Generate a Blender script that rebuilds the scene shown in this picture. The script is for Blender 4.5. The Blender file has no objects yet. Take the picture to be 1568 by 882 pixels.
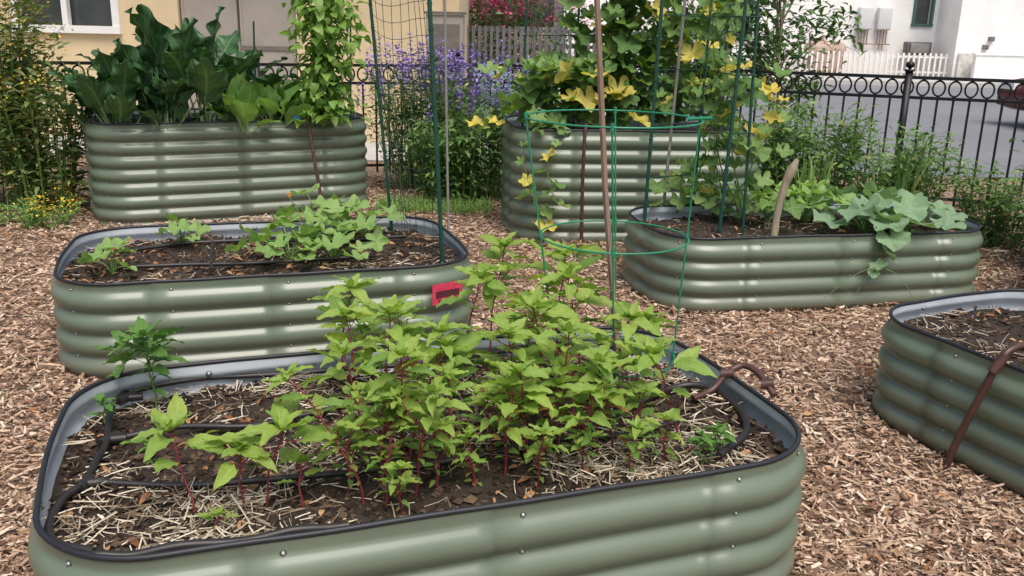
import bpy, math
import numpy as np
from mathutils import Matrix, Vector
rng=np.random.default_rng(11)
U=lambda a,b,n=None: rng.uniform(a,b,n)
TAU=2*math.pi
scene=bpy.context.scene
# ------------------------------------------------------------ materials
def newmat(name):
    m=bpy.data.materials.new(name);m.use_nodes=True
    nt=m.node_tree;b=nt.nodes["Principled BSDF"]
    return m,nt,b
def N(nt,t,**k):
    n=nt.nodes.new(t)
    for a,v in k.items(): setattr(n,a,v)
    return n
def math_(nt,op,a,b=None,c=None,clamp=False):
    n=nt.nodes.new("ShaderNodeMath");n.operation=op;n.use_clamp=clamp
    for i,v in enumerate((a,b,c)):
        if v is None: continue
        if isinstance(v,(int,float)): n.inputs[i].default_value=v
        else: nt.links.new(v,n.inputs[i])
    return n.outputs[0]
def mixc(nt,f,a,b,mode='MIX'):
    n=nt.nodes.new("ShaderNodeMix");n.data_type='RGBA';n.blend_type=mode
    for i,v in ((0,f),(6,a),(7,b)):
        if isinstance(v,(int,float)): n.inputs[i].default_value=v
        elif isinstance(v,(tuple,list)): n.inputs[i].default_value=(*v[:3],1)
        else: nt.links.new(v,n.inputs[i])
    return n.outputs[2]
def ramp(nt,fac,stops):
    n=nt.nodes.new("ShaderNodeValToRGB");e=n.color_ramp.elements
    while len(e)<len(stops): e.new(.5)
    for i,(p,c) in enumerate(stops):
        e[i].position=p;e[i].color=(*c,1)
    nt.links.new(fac,n.inputs[0]);return n.outputs[0]
def noise(nt,scale,detail=4,rough=.6,coord=None,vec=None):
    n=nt.nodes.new("ShaderNodeTexNoise");n.inputs["Scale"].default_value=scale
    n.inputs["Detail"].default_value=detail;n.inputs["Roughness"].default_value=rough
    if vec is None:
        tc=nt.nodes.new("ShaderNodeTexCoord");vec=tc.outputs["Object"]
    nt.links.new(vec,n.inputs["Vector"]);return n.outputs[0]
def bump(nt,b,h,strength=.3,dist=.01):
    n=nt.nodes.new("ShaderNodeBump");n.inputs["Strength"].default_value=strength
    n.inputs["Distance"].default_value=dist
    nt.links.new(h,n.inputs["Height"]);nt.links.new(n.outputs[0],b.inputs["Normal"])
def simple(name,c,rough=.6,metal=0,var=.25,scale=8,bumps=0,bscale=60,spec=.5,isl=0):
    m,nt,b=newmat(name)
    nz=noise(nt,scale)
    d=tuple(x*(1-var) for x in c);l=tuple(min(1,x*(1+var)) for x in c)
    col=ramp(nt,nz,[(.3,d),(.7,l)])
    if isl:
        g=N(nt,"ShaderNodeNewGeometry")
        v=math_(nt,'MULTIPLY_ADD',g.outputs["Random Per Island"],isl*2,1-isl)
        h=N(nt,"ShaderNodeHueSaturation");nt.links.new(col,h.inputs["Color"]);nt.links.new(v,h.inputs["Value"]);col=h.outputs[0]
    nt.links.new(col,b.inputs["Base Color"])
    b.inputs["Roughness"].default_value=rough;b.inputs["Metallic"].default_value=metal
    b.inputs["Specular IOR Level"].default_value=spec
    if bumps: bump(nt,b,noise(nt,bscale,6),bumps,.01)
    return m
def leafmat(name,c1,c2,vein,kind='lance',rough=.45,trans=.3,yellow=None,ypos=.93,veinamt=.45,simple_=False):
    m,nt,b=newmat(name)
    g=N(nt,"ShaderNodeNewGeometry");isl=g.outputs["Random Per Island"]
    col=mixc(nt,isl,c1,c2)
    if not simple_:
        nz=noise(nt,28,1)
        col=mixc(nt,math_(nt,'MULTIPLY',nz,.5),col,tuple(x*.55 for x in c2))
    else:
        w0=math_(nt,'FRACT',math_(nt,'MULTIPLY',isl,71.3))
        col=mixc(nt,math_(nt,'MULTIPLY',w0,.5),col,tuple(x*.5 for x in c2))
    if yellow:
        w=math_(nt,'FRACT',math_(nt,'MULTIPLY',isl,37.7))
        f=math_(nt,'MULTIPLY',math_(nt,'SUBTRACT',w,ypos),2/(1-ypos),clamp=True)
        col=mixc(nt,f,col,yellow)
    if not simple_:
        tc=N(nt,"ShaderNodeTexCoord");sx=N(nt,"ShaderNodeSeparateXYZ");nt.links.new(tc.outputs["UV"],sx.inputs[0])
        u,v=sx.outputs[0],sx.outputs[1]
        if kind=='lance':
            au=math_(nt,'MULTIPLY',math_(nt,'ABSOLUTE',math_(nt,'SUBTRACT',u,.5)),2)
            mid=math_(nt,'SUBTRACT',1,math_(nt,'MULTIPLY',au,9),clamp=True)
            s=math_(nt,'FRACT',math_(nt,'MULTIPLY',math_(nt,'SUBTRACT',v,math_(nt,'MULTIPLY',au,.28)),9))
            s=math_(nt,'ABSOLUTE',math_(nt,'SUBTRACT',s,.5))
            side=math_(nt,'SUBTRACT',1,math_(nt,'MULTIPLY',s,6),clamp=True)
            vm=math_(nt,'MAXIMUM',mid,math_(nt,'MULTIPLY',side,.6))
        else:
            x=math_(nt,'SUBTRACT',u,.5);y=math_(nt,'SUBTRACT',v,.5)
            th=math_(nt,'ARCTAN2',x,y)
            r=math_(nt,'SQRT',math_(nt,'ADD',math_(nt,'MULTIPLY',x,x),math_(nt,'MULTIPLY',y,y)))
            a=math_(nt,'ABSOLUTE',math_(nt,'SINE',math_(nt,'MULTIPLY',th,2.5)))
            a=math_(nt,'MULTIPLY',a,r)
            vm=math_(nt,'SUBTRACT',1,math_(nt,'MULTIPLY',a,26),clamp=True)
            s=math_(nt,'FRACT',math_(nt,'ADD',math_(nt,'MULTIPLY',r,14),math_(nt,'MULTIPLY',a,-10)))
            s=math_(nt,'SUBTRACT',1,math_(nt,'MULTIPLY',math_(nt,'ABSOLUTE',math_(nt,'SUBTRACT',s,.5)),7),clamp=True)
            vm=math_(nt,'MAXIMUM',vm,math_(nt,'MULTIPLY',s,.35))
        col=mixc(nt,math_(nt,'MULTIPLY',vm,veinamt),col,vein)
        bump(nt,b,math_(nt,'MULTIPLY',vm,-1),.5,.003)
    nt.links.new(col,b.inputs["Base Color"]);b.inputs["Roughness"].default_value=rough
    b.inputs["Specular IOR Level"].default_value=.35
    t=N(nt,"ShaderNodeBsdfTranslucent")
    tcl=mixc(nt,1.0,col,(1.5,1.6,.7),'MULTIPLY');nt.links.new(tcl,t.inputs[0])
    mx=N(nt,"ShaderNodeMixShader");mx.inputs[0].default_value=trans
    nt.links.new(b.outputs[0],mx.inputs[1]);nt.links.new(t.outputs[0],mx.inputs[2])
    nt.links.new(mx.outputs[0],nt.nodes["Material Output"].inputs[0])
    return m
# ------------------------------------------------------------ mesh builder
class MB:
    def __init__(s): s.V=[];s.n=0;s.F={3:[],4:[]};s.M={3:[],4:[]};s.UV=[]
    def add(s,v,f,m=0,uv=None):
        v=np.asarray(v,float).reshape(-1,3);f=np.asarray(f,int);k=f.shape[1]
        s.V.append(v);s.UV.append(np.zeros((len(v),2)) if uv is None else np.asarray(uv,float))
        s.F[k].append(f+s.n);s.M[k].append(np.full(len(f),m) if np.isscalar(m) else np.asarray(m));s.n+=len(v)
    def build(s,name,mats,smooth=True,parent=None):
        me=bpy.data.meshes.new(name)
        if s.n:
            V=np.concatenate(s.V);UV=np.concatenate(s.UV)
            lo=[];ls=[];mi=[];st=0
            for k in (4,3):
                if s.F[k]:
                    F=np.concatenate(s.F[k]);lo.append(F.ravel());ls.append(st+np.arange(len(F))*k);st+=F.size;mi.append(np.concatenate(s.M[k]))
            lo=np.concatenate(lo).astype(np.int32);ls=np.concatenate(ls).astype(np.int32);mi=np.concatenate(mi).astype(np.int32)
            me.vertices.add(len(V));me.vertices.foreach_set("co",V.ravel())
            me.loops.add(len(lo));me.loops.foreach_set("vertex_index",lo)
            me.polygons.add(len(ls));me.polygons.foreach_set("loop_start",ls)
            me.polygons.foreach_set("material_index",mi)
            me.polygons.foreach_set("use_smooth",np.full(len(ls),smooth))
            uvl=me.uv_layers.new(name="UVMap");uvl.data.foreach_set("uv",UV[lo].ravel())
            me.update(calc_edges=True)
        for m in mats: me.materials.append(m)
        o=bpy.data.objects.new(name,me);scene.collection.objects.link(o)
        if parent: o.parent=parent
        return o
def empty(name):
    o=bpy.data.objects.new(name,None);scene.collection.objects.link(o);o.empty_display_size=.1;return o
BOXF=[(0,3,2,1),(4,5,6,7),(0,1,5,4),(1,2,6,5),(2,3,7,6),(3,0,4,7)]
def box(mb,c,s,ang=0,m=0):
    x,y,z=[d/2 for d in s]
    v=np.array([(-x,-y,-z),(x,-y,-z),(x,y,-z),(-x,y,-z),(-x,-y,z),(x,-y,z),(x,y,z),(-x,y,z)])
    ca,sa=math.cos(ang),math.sin(ang)
    w=v.copy();w[:,0]=v[:,0]*ca-v[:,1]*sa;w[:,1]=v[:,0]*sa+v[:,1]*ca
    mb.add(w+np.array(c),BOXF,m)
def tube(mb,pts,rad,sides=8,m=0,closed=False,cap=True):
    P=np.asarray(pts,float);n=len(P)
    r=np.full(n,rad) if np.isscalar(rad) else np.asarray(rad,float)
    if closed: T=np.roll(P,-1,0)-np.roll(P,1,0)
    else: T=np.gradient(P,axis=0)
    T/=np.linalg.norm(T,axis=1)[:,None]+1e-9
    mean=np.abs(T).mean(0)
    ref=np.zeros(3);ref[int(np.argmin(mean))]=1
    A=np.cross(T,ref);A/=np.linalg.norm(A,axis=1)[:,None]+1e-9
    B=np.cross(T,A)
    a=np.arange(sides)/sides*TAU
    V=P[:,None]+r[:,None,None]*(np.cos(a)[None,:,None]*A[:,None]+np.sin(a)[None,:,None]*B[:,None])
    i=np.arange(n if closed else n-1)[:,None];j=np.arange(sides)[None]
    i2=(i+1)%n;j2=(j+1)%sides
    F=np.stack([i*sides+j,i*sides+j2,i2*sides+j2,i2*sides+j],-1).reshape(-1,4)
    mb.add(V.reshape(-1,3),F,m)
    if cap and not closed and sides>=4:
        for k,rev in ((0,0),(n-1,1)):
            vv=np.vstack([V[k],P[k][None]]);f=[(q,(q+1)%sides,sides) if rev else ((q+1)%sides,q,sides) for q in range(sides)]
            mb.add(vv,f,m)
def ring(mb,c,R,r,m=0,n=48,sides=8,axis='z',ang=0,ry=None):
    a=np.arange(n)/n*TAU
    if axis=='z': P=np.stack([np.cos(a)*R,np.sin(a)*R,np.zeros(n)],1)
    else: P=np.stack([np.cos(a)*R*math.cos(ang),np.cos(a)*R*math.sin(ang),np.sin(a)*(ry or R)],1)
    tube(mb,P+np.array(c),r,sides,m,closed=True)
def spline(pts,n=40):
    P=np.asarray(pts,float);k=len(P)
    Q=np.vstack([2*P[0]-P[1],P,2*P[-1]-P[-2]]);out=[]
    for t in np.linspace(0,k-1-1e-6,n):
        i=int(t);f=t-i;a,b,c,d=Q[i:i+4]
        out.append(.5*((2*b)+(-a+c)*f+(2*a-5*b+4*c-d)*f*f+(-a+3*b-3*c+d)*f**3))
    return np.array(out)
# leaf templates -------------------------------------------------------
def t_lance(w=.2,nu=4,nv=8,droop=.35,fold=.25,ruf=.02,rf=20,e=.8,seed=0,ser=0):
    r=np.random.default_rng(seed)
    v=np.linspace(0,1,nv+1)[:,None]*np.ones((1,nu+1));u=np.linspace(-1,1,nu+1)[None]*np.ones((nv+1,1))
    hw=w*np.sin(np.pi*np.clip(v,0.0,1)**e)**.85+.004
    hw*=1+ser*np.sin(v*rf*2)
    ph=r.uniform(0,6)
    x=u*hw+.05*np.sin(v*3+ph)*v
    z=fold*np.abs(u)*hw-droop*v**2+ruf*np.sin(rf*v+ph+u*1.5)*np.abs(u)+.12*v
    y=v*(1-.1*droop)
    V=np.stack([x,y,z],-1).reshape(-1,3)
    i=np.arange(nv)[:,None];j=np.arange(nu)[None];k=nu+1
    F=np.stack([i*k+j,i*k+j+1,(i+1)*k+j+1,(i+1)*k+j],-1).reshape(-1,4)
    uv=np.stack([(u+1)/2,v],-1).reshape(-1,2)
    return V,F,uv
def t_palm(lob=.2,cup=.12,ruf=.05,seed=0,n=40,ser=.03):
    r=np.random.default_rng(seed)
    th=np.linspace(-math.pi*.93,math.pi*.93,n+1)
    R=.5*(1-lob+lob*np.cos(5*th))*(1+ser*np.sin(23*th+1))
    R*=1-.15*(np.abs(th)/math.pi)
    R=R*(1+r.uniform(-.06,.06,n+1))
    V=[(0,0,0)];uv=[(.5,.5)]
    ph=r.uniform(0,6)
    for q in (.35,.7,1.):
        x=np.sin(th)*R*q;y=np.cos(th)*R*q
        z=cup*q*q*.6-.25*np.maximum(y,0)**2*1.2+ruf*q*q*np.cos(5*th+ph*.3)+.4*ruf*q*np.sin(7*th+ph)-.05*np.abs(np.sin(2.5*th))*q
        for a,b,c in zip(x,y,z): V.append((a,b,c));uv.append((.5+a,.5+b))
    k=n+1;Q=[]
    for i in range(2):
        for j in range(n):
            Q.append((1+i*k+j,1+(i+1)*k+j,1+(i+1)*k+j+1,1+i*k+j+1))
    T=[(0,1+j,2+j) for j in range(n)]
    return np.array(V),np.array(Q),np.array(uv),np.array(T)
def orient(az,pitch,roll):
    ca,sa,cp,sp=np.cos(az),np.sin(az),np.cos(pitch),np.sin(pitch)
    Y=np.stack([cp*ca,cp*sa,sp],-1);X=np.stack([sa,-ca,np.zeros_like(ca)],-1);Z=np.cross(X,Y)
    cr,sr=np.cos(roll)[:,None],np.sin(roll)[:,None]
    return X*cr+Z*sr,Y,Z*cr-X*sr
def leaves(mb,T,pos,az,pitch,roll,sc,m=0):
    pos=np.atleast_2d(pos).astype(float);n=len(pos)
    bc=lambda a:np.broadcast_to(np.asarray(a,float),(n,)).copy()
    az,pitch,roll,sc=map(bc,(az,pitch,roll,sc));m=np.broadcast_to(np.asarray(m),(n,))
    pick=rng.integers(0,len(T),n)
    for t in range(len(T)):
        ix=np.where(pick==t)[0]
        if not len(ix): continue
        tm=T[t];V,F,uv=tm[:3]
        X,Y,Z=orient(az[ix],pitch[ix],roll[ix])
        S=sc[ix][:,None,None]
        W=(V[None,:,0:1]*X[:,None]+V[None,:,1:2]*Y[:,None]+V[None,:,2:3]*Z[:,None])*S+pos[ix][:,None]
        k=len(V);off=(np.arange(len(ix))*k)[:,None,None]
        mm=np.repeat(m[ix],len(F));base=mb.n
        mb.add(W.reshape(-1,3),(F[None]+off).reshape(-1,4),mm,np.tile(uv,(len(ix),1)))
        if len(tm)>3:
            tf=(tm[3][None]+off).reshape(-1,3)+base
            mb.F[3].append(tf);mb.M[3].append(np.repeat(m[ix],len(tm[3])))
T_AM=[t_lance(.21,4,9,d,f,.04,r,.72,s,.05) for s,(d,f,r) in enumerate([(.15,.35,17),(.32,.3,22),(.5,.4,19),(0,.3,24),(.25,.15,20)])]
T_SM=[t_lance(.17,2,4,d,.3,.0,10,.8,s) for s,d in enumerate((.1,.35,.6))]
T_FL=[t_lance(.3,2,3,.3,.3,.0,10,.8,2)]
T_KALE=[t_lance(.25,8,18,d,.3,.075,f,.85,s) for s,(d,f) in enumerate([(.25,19),(.45,23),(.1,17),(.6,21)])]
T_LET=[t_lance(.3,4,7,d,.35,.05,17,.9,s) for s,d in enumerate((.1,.3,.5))]
T_HEART=[t_lance(.38,4,6,d,.2,.03,9,.5,s) for s,d in enumerate((.2,.5))]
T_PALM=[t_palm(.16,.2,.06,s) for s in range(5)]
T_SQ=[t_palm(.1,.2,.05,s+9) for s in range(4)]
T_BLADE=[t_lance(.03,2,6,d,.4,0,10,.5,s) for s,d in enumerate((.2,.6,.9))]
# ------------------------------------------------------------ material library
def bedgreen():
    m,nt,b=newmat("painted_steel_sage_green")
    nz=noise(nt,3,5);c=ramp(nt,nz,[(.3,(.130,.170,.120)),(.7,(.152,.192,.138))])
    tc=N(nt,"ShaderNodeTexCoord");mp=N(nt,"ShaderNodeMapping");mp.inputs["Scale"].default_value=(30,30,3)
    nt.links.new(tc.outputs["Object"],mp.inputs[0])
    st=noise(nt,1.2,5,.7,vec=mp.outputs[0])
    sx=N(nt,"ShaderNodeSeparateXYZ");nt.links.new(tc.outputs["Object"],sx.inputs[0])
    low=math_(nt,'SUBTRACT',1,math_(nt,'MULTIPLY',sx.outputs[2],7),clamp=True)
    dirt=math_(nt,'ADD',math_(nt,'MULTIPLY',low,.55),math_(nt,'MULTIPLY',math_(nt,'SUBTRACT',st,.57,clamp=True),1.3),clamp=True)
    c=mixc(nt,math_(nt,'MULTIPLY',dirt,.8),c,(.16,.13,.095))
    nt.links.new(c,b.inputs["Base Color"])
    rr=math_(nt,'MULTIPLY_ADD',nz,.14,.23);nt.links.new(rr,b.inputs["Roughness"])
    b.inputs["Specular IOR Level"].default_value=.6
    return m
M_BED=bedgreen()
M_INN=simple("galvanised_inner_face",(.60,.66,.73),.42,.1,.12,6,.1,20)
M_TRIM=simple("black_rubber_trim",(.016,.018,.024),.5,0,.2)
M_BOLT=simple("bolt_steel",(.36,.36,.34),.38,.7,.15)
M_BOLTD=simple("washer_rubber",(.03,.03,.03),.6)
def soilmat():
    m,nt,b=newmat("dark_soil")
    n1=noise(nt,14,8,.7);n2=noise(nt,120,4)
    c=ramp(nt,n1,[(.3,(.024,.016,.012)),(.55,(.055,.038,.027)),(.75,(.11,.078,.055))])
    nt.links.new(c,b.inputs["Base Color"]);b.inputs["Roughness"].default_value=.95
    bump(nt,b,math_(nt,'ADD',n1,n2),.9,.02);return m
M_SOIL=soilmat()
def islmat(name,stops,rough=.85,bmp=0):
    m,nt,b=newmat(name)
    g=N(nt,"ShaderNodeNewGeometry")
    c=ramp(nt,g.outputs["Random Per Island"],stops)
    nz=noise(nt,90,1);c=mixc(nt,math_(nt,'MULTIPLY',nz,.3),c,stops[0][1])
    nt.links.new(c,b.inputs["Base Color"]);b.inputs["Roughness"].default_value=rough
    b.inputs["Specular IOR Level"].default_value=.25
    return m
M_CHIP=islmat("wood_chip",[(0,(.12,.067,.044)),(.22,(.27,.165,.108)),(.5,(.46,.305,.205)),(.82,(.64,.475,.34)),(1,(.78,.66,.52))])
M_STRAW=islmat("dry_straw",[(0,(.13,.095,.062)),(.45,(.36,.29,.20)),(1,(.84,.77,.62))],.6)
M_CLOD=islmat("soil_clod",[(0,(.018,.012,.009)),(.6,(.06,.04,.028)),(1,(.17,.115,.075))],.95)
M_DRY=islmat("dry_leaf",[(0,(.15,.065,.03)),(.6,(.38,.18,.08)),(1,(.55,.34,.17))],.8)
def groundmat():
    m,nt,b=newmat("mulch_ground")
    tc=N(nt,"ShaderNodeTexCoord")
    v=N(nt,"ShaderNodeTexVoronoi");v.inputs["Scale"].default_value=45;nt.links.new(tc.outputs["Object"],v.inputs["Vector"])
    s=N(nt,"ShaderNodeSeparateColor");nt.links.new(v.outputs["Color"],s.inputs[0])
    c=ramp(nt,s.outputs[0],[(0,(.10,.060,.042)),(.5,(.29,.19,.13)),(1,(.47,.34,.24))])
    c=mixc(nt,math_(nt,'MULTIPLY',noise(nt,2.5,5),.4),c,(.12,.08,.056))
    nt.links.new(c,b.inputs["Base Color"]);b.inputs["Roughness"].default_value=.95
    bump(nt,b,v.outputs["Distance"],.8,.02);return m
M_GROUND=groundmat()
M_HOSE=simple("drip_hose_black",(.024,.021,.021),.45,0,.3,15)
M_RUST=simple("drip_pipe_red_brown",(.085,.04,.032),.42,0,.3,15)
M_IRON=simple("black_wrought_iron",(.012,.012,.014),.45,.3,.2)
M_GPOLE=simple("green_coated_steel",(.012,.065,.045),.35,0,.15)
M_GWIRE=simple("green_wire",(.02,.23,.12),.35,0,.15)
M_NET=simple("garden_net",(.02,.045,.035),.6)
M_GREYP=simple("grey_conduit",(.26,.25,.24),.5,.1,.2)
def woodmat(name,c):
    m,nt,b=newmat(name)
    tc=N(nt,"ShaderNodeTexCoord");mp=N(nt,"ShaderNodeMapping");mp.inputs["Scale"].default_value=(60,60,4);nt.links.new(tc.outputs["Object"],mp.inputs[0])
    n=noise(nt,2,6,.7,vec=mp.outputs[0])
    nt.links.new(ramp(nt,n,[(.25,tuple(x*.5 for x in c)),(.75,tuple(x*1.3 for x in c))]),b.inputs["Base Color"]);b.inputs["Roughness"].default_value=.8
    bump(nt,b,n,.4,.004);return m
M_STAKE=woodmat("weathered_wood",(.28,.19,.145))
M_BARK=woodmat("dry_stalk",(.36,.30,.21))
L_LIME=leafmat("amaranth_leaf_lime",(.39,.51,.10),(.26,.42,.08),(.56,.65,.28),trans=.35)
L_MID=leafmat("amaranth_leaf_green",(.13,.27,.055),(.20,.34,.065),(.34,.46,.17),trans=.3)
L_RED=leafmat("amaranth_leaf_reddish",(.42,.17,.08),(.28,.27,.08),(.45,.2,.13),trans=.3)
M_STEMR=simple("stem_crimson",(.22,.035,.045),.45,0,.4,20)
M_STEMG=simple("stem_green",(.15,.26,.07),.5,0,.3,20)
L_BASIL=leafmat("basil_leaf",(.09,.22,.045),(.14,.29,.06),(.25,.38,.14),rough=.32,trans=.25)
L_KALE=leafmat("chard_leaf_dark",(.024,.085,.032),(.055,.14,.048),(.20,.30,.14),rough=.36,trans=.15,veinamt=.55)
L_LET=leafmat("spinach_leaf",(.14,.30,.07),(.23,.40,.11),(.38,.48,.26),trans=.3)
L_CUC=leafmat("cucumber_leaf",(.08,.19,.05),(.17,.30,.08),(.28,.38,.18),'palm',trans=.3,yellow=(.72,.58,.11),ypos=.90,rough=.6)
L_CUCL=leafmat("cucumber_leaf_light",(.14,.27,.075),(.27,.41,.14),(.36,.47,.24),'palm',trans=.35,yellow=(.78,.64,.13),ypos=.86,rough=.6)
L_YEL=leafmat("yellowing_leaf",(.75,.60,.12),(.62,.55,.14),(.6,.6,.3),'palm',trans=.35,rough=.6)
L_SQ=leafmat("squash_leaf_pale",(.19,.32,.18),(.26,.40,.23),(.42,.5,.36),'palm',trans=.25,rough=.7)
L_SQY=leafmat("squash_leaf_fresh",(.22,.39,.10),(.34,.51,.17),(.44,.56,.27),'palm',trans=.35,rough=.6)
L_BEAN=leafmat("bean_leaf",(.16,.33,.06),(.29,.45,.11),(.3,.42,.14),trans=.35,simple_=True)
L_BUSH=leafmat("shrub_leaf",(.07,.17,.045),(.15,.26,.085),(.2,.28,.12),trans=.25,yellow=(.4,.38,.12),ypos=.95,simple_=True)
L_BUSHD=leafmat("shrub_leaf_dark",(.04,.11,.032),(.075,.16,.045),(.12,.2,.08),trans=.2,simple_=True)
L_BUSHL=leafmat("shrub_leaf_fresh",(.17,.32,.08),(.26,.41,.13),(.3,.4,.15),trans=.3,simple_=True)
L_GOLD=leafmat("goldenrod_leaf",(.12,.18,.06),(.23,.27,.09),(.25,.28,.1),trans=.25,yellow=(.36,.30,.12),ypos=.9,simple_=True)
M_YEL=simple("yellow_flower",(.62,.42,.03),.7,0,.3,30,isl=.3)
M_PUR=simple("purple_flower",(.30,.21,.56),.7,0,.3,30,isl=.3)
M_MAG=simple("magenta_flower",(.55,.05,.2),.7,0,.3,30,isl=.3)
M_ORA=simple("orange_petal",(.85,.36,.03),.6)
# ------------------------------------------------------------ beds
def outline(L,W,R,step=.04,bow=.012):
    P=[];
    def seg(x0,y0,x1,y1,nx,ny):
        l=math.hypot(x1-x0,y1-y0);n=max(2,int(l/step))
        for i in range(n):
            t=i/n;bo=bow*math.sin(math.pi*t)
            P.append((x0+(x1-x0)*t+nx*bo,y0+(y1-y0)*t+ny*bo,nx,ny))
    def arc(cx,cy,a0):
        for i in range(12):
            a=a0+i/12*math.pi/2;P.append((cx+R*math.cos(a),cy+R*math.sin(a),math.cos(a),math.sin(a)))
    hx,hy=L/2,W/2
    seg(-hx+R,-hy,hx-R,-hy,0,-1);arc(hx-R,-hy+R,-math.pi/2)
    seg(hx,-hy+R,hx,hy-R,1,0);arc(hx-R,hy-R,0)
    seg(hx-R,hy,-hx+R,hy,0,1);arc(-hx+R,hy-R,math.pi/2)
    seg(-hx,hy-R,-hx,-hy+R,-1,0);arc(-hx+R,-hy+R,math.pi)
    return np.array(P)
BEDS=[]
def soilh(x,y):
    return .012*np.sin(7*x+1)*np.sin(6*y+2)+.008*np.sin(19*x+3*y)*np.sin(23*y-2*x+1)+.004*np.sin(51*x+7)*np.sin(47*y)
class Bed: pass
def make_bed(cx,cy,ang,L,W,R,H,soil_drop=.085,straw=0,clods=1500,litter=0):
    root=empty("raised_garden_bed");root.location=(cx,cy,0);root.rotation_euler=(0,0,ang)
    O=outline(L,W,R);n=len(O)
    Ls=int((L-2*R)/.04);hx,hy=L/2,W/2
    back0=int(np.argmin(np.hypot(O[:,0]-(hx-R),O[:,1]-hy)))
    seams=sorted([int(Ls*.14),int(Ls*.53),int(Ls*.95),int(n*.42),back0+int(Ls*.1),back0+int(Ls*.5),back0+int(Ls*.9),int(n*.9)])
    pan=np.zeros(n)
    s=np.arange(n)
    for q in range(0,len(seams)-1,2): pan[(s>=seams[q])&(s<seams[q+1])]=.0032
    for i in seams: O[i,:2]=O[i-1,:2]+(O[i,:2]-O[i-1,:2])*.04
    nx=O[:,2];ny=O[:,3]
    nz=int(H/.0075);z=np.linspace(0,H,nz+1)
    period=.1;amp=.026
    ph=(H-.035-z)/period
    sw=ph+.045*np.sin(TAU*ph)
    off=amp*(.5-.5*np.cos(TAU*np.clip(sw,0,99)))**.75
    off[z>H-.035]=0
    wob=.002*np.sin(np.arange(n)/n*TAU*5+cx)+.0005*np.sin(np.arange(n)/n*TAU*13+cy)
    base=O[:,:2]-O[:,2:]*amp
    mb=MB()
    for layer,(inset,flip,m) in enumerate(((0,False,0),(-.0035,True,1))):
        o=off[None,:]+inset+wob[:,None]+(pan[:,None] if layer==0 else 0)
        X=base[:,0:1]+nx[:,None]*o;Y=base[:,1:2]+ny[:,None]*o
        V=np.stack([X,Y,np.broadcast_to(z,(n,nz+1))],-1).reshape(-1,3)
        i=np.arange(n)[:,None];j=np.arange(nz)[None];k=nz+1;i2=(i+1)%n
        F=np.stack([i*k+j,i2*k+j,i2*k+j+1,i*k+j+1],-1).reshape(-1,4)
        if flip:F=F[:,::-1]
        mb.add(V,F,m)
    mb.build("corrugated_wall",[M_BED,M_INN],True,root)
    t=MB();P=np.stack([base[:,0]+nx*(wob),base[:,1]+ny*(wob),H+.003*np.sin(np.arange(n)/n*TAU*3)+.001*np.sin(np.arange(n)/n*TAU*13)],1)
    keep=np.ones(n,bool);keep[seams]=False
    tube(t,P[keep],.0075,8,0,closed=True)
    t.build("rim_trim",[M_TRIM],True,root)
    b=MB()
    def bolt(x,y,z,dx,dy,r=.006):
        a=np.arange(10)/10*TAU;tx,ty=-dy,dx
        rings=[(1.35,.0008,1),(1.35,.0018,1),(1.0,.002,0),(.95,.004,0),(.6,.0065,0),(.0,.0075,0)]
        V=[]
        for rr,o,_ in rings:
            for q in a: V.append((x+dx*o+tx*math.cos(q)*r*rr,y+dy*o+ty*math.cos(q)*r*rr,z+math.sin(q)*r*rr))
        F=[];MM=[]
        for k in range(len(rings)-1):
            for q in range(10):
                F.append((k*10+q,k*10+(q+1)%10,(k+1)*10+(q+1)%10,(k+1)*10+q));MM.append(1 if k<2 else 0)
        b.add(V,F,np.array(MM))
    zz=[H-.035-period*k for k in range(int((H-.04)/period)+1) if H-.035-period*k>.02]
    sel=[i+1 for i in seams]+[Ls+6,back0-6,n-6]
    for i in sel:
        i=i%n
        for zb in zz:
            bolt(base[i,0]+nx[i]*(wob[i]+pan[i]),base[i,1]+ny[i]*(wob[i]+pan[i]),zb,nx[i],ny[i])
        bolt(base[i,0]+nx[i]*(wob[i]-.0035),base[i,1]+ny[i]*(wob[i]-.0035),zz[0],-nx[i],-ny[i],.0075)
    b.build("bolts",[M_BOLT,M_BOLTD],True,root)
    Z0=H-soil_drop;K=36;ks=np.linspace(0,1,K+1)
    inn=base-O[:,2:]*.004
    V=[];
    for k in ks: V.append(np.stack([inn[:,0]*k,inn[:,1]*k,Z0+soilh(inn[:,0]*k,inn[:,1]*k)+rng.normal(0,.0025,n)-.012*k**8],1))
    i=np.arange(K)[:,None];j=np.arange(n)[None];j2=(j+1)%n
    F=np.stack([i*n+j,(i+1)*n+j,(i+1)*n+j2,i*n+j2],-1).reshape(-1,4)
    sm=MB();sm.add(np.concatenate(V),F,0);sm.build("soil",[M_SOIL],True,root)
    bd=Bed();bd.__dict__.update(cx=cx,cy=cy,ang=ang,L=L,W=W,R=R,H=H,Z0=Z0,root=root);BEDS.append(bd)
    def rnd(nn,mar=.05):
        P=np.zeros((0,2))
        while len(P)<nn:
            q=np.stack([U(-hx,hx,nn),U(-hy,hy,nn)],1)
            a=np.abs(q)-np.array([hx-R,hy-R]);sd=np.hypot(*np.maximum(a,0).T)+np.minimum(a.max(1),0)-R
            P=np.vstack([P,q[sd<-mar]])
        return P[:nn]
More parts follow.
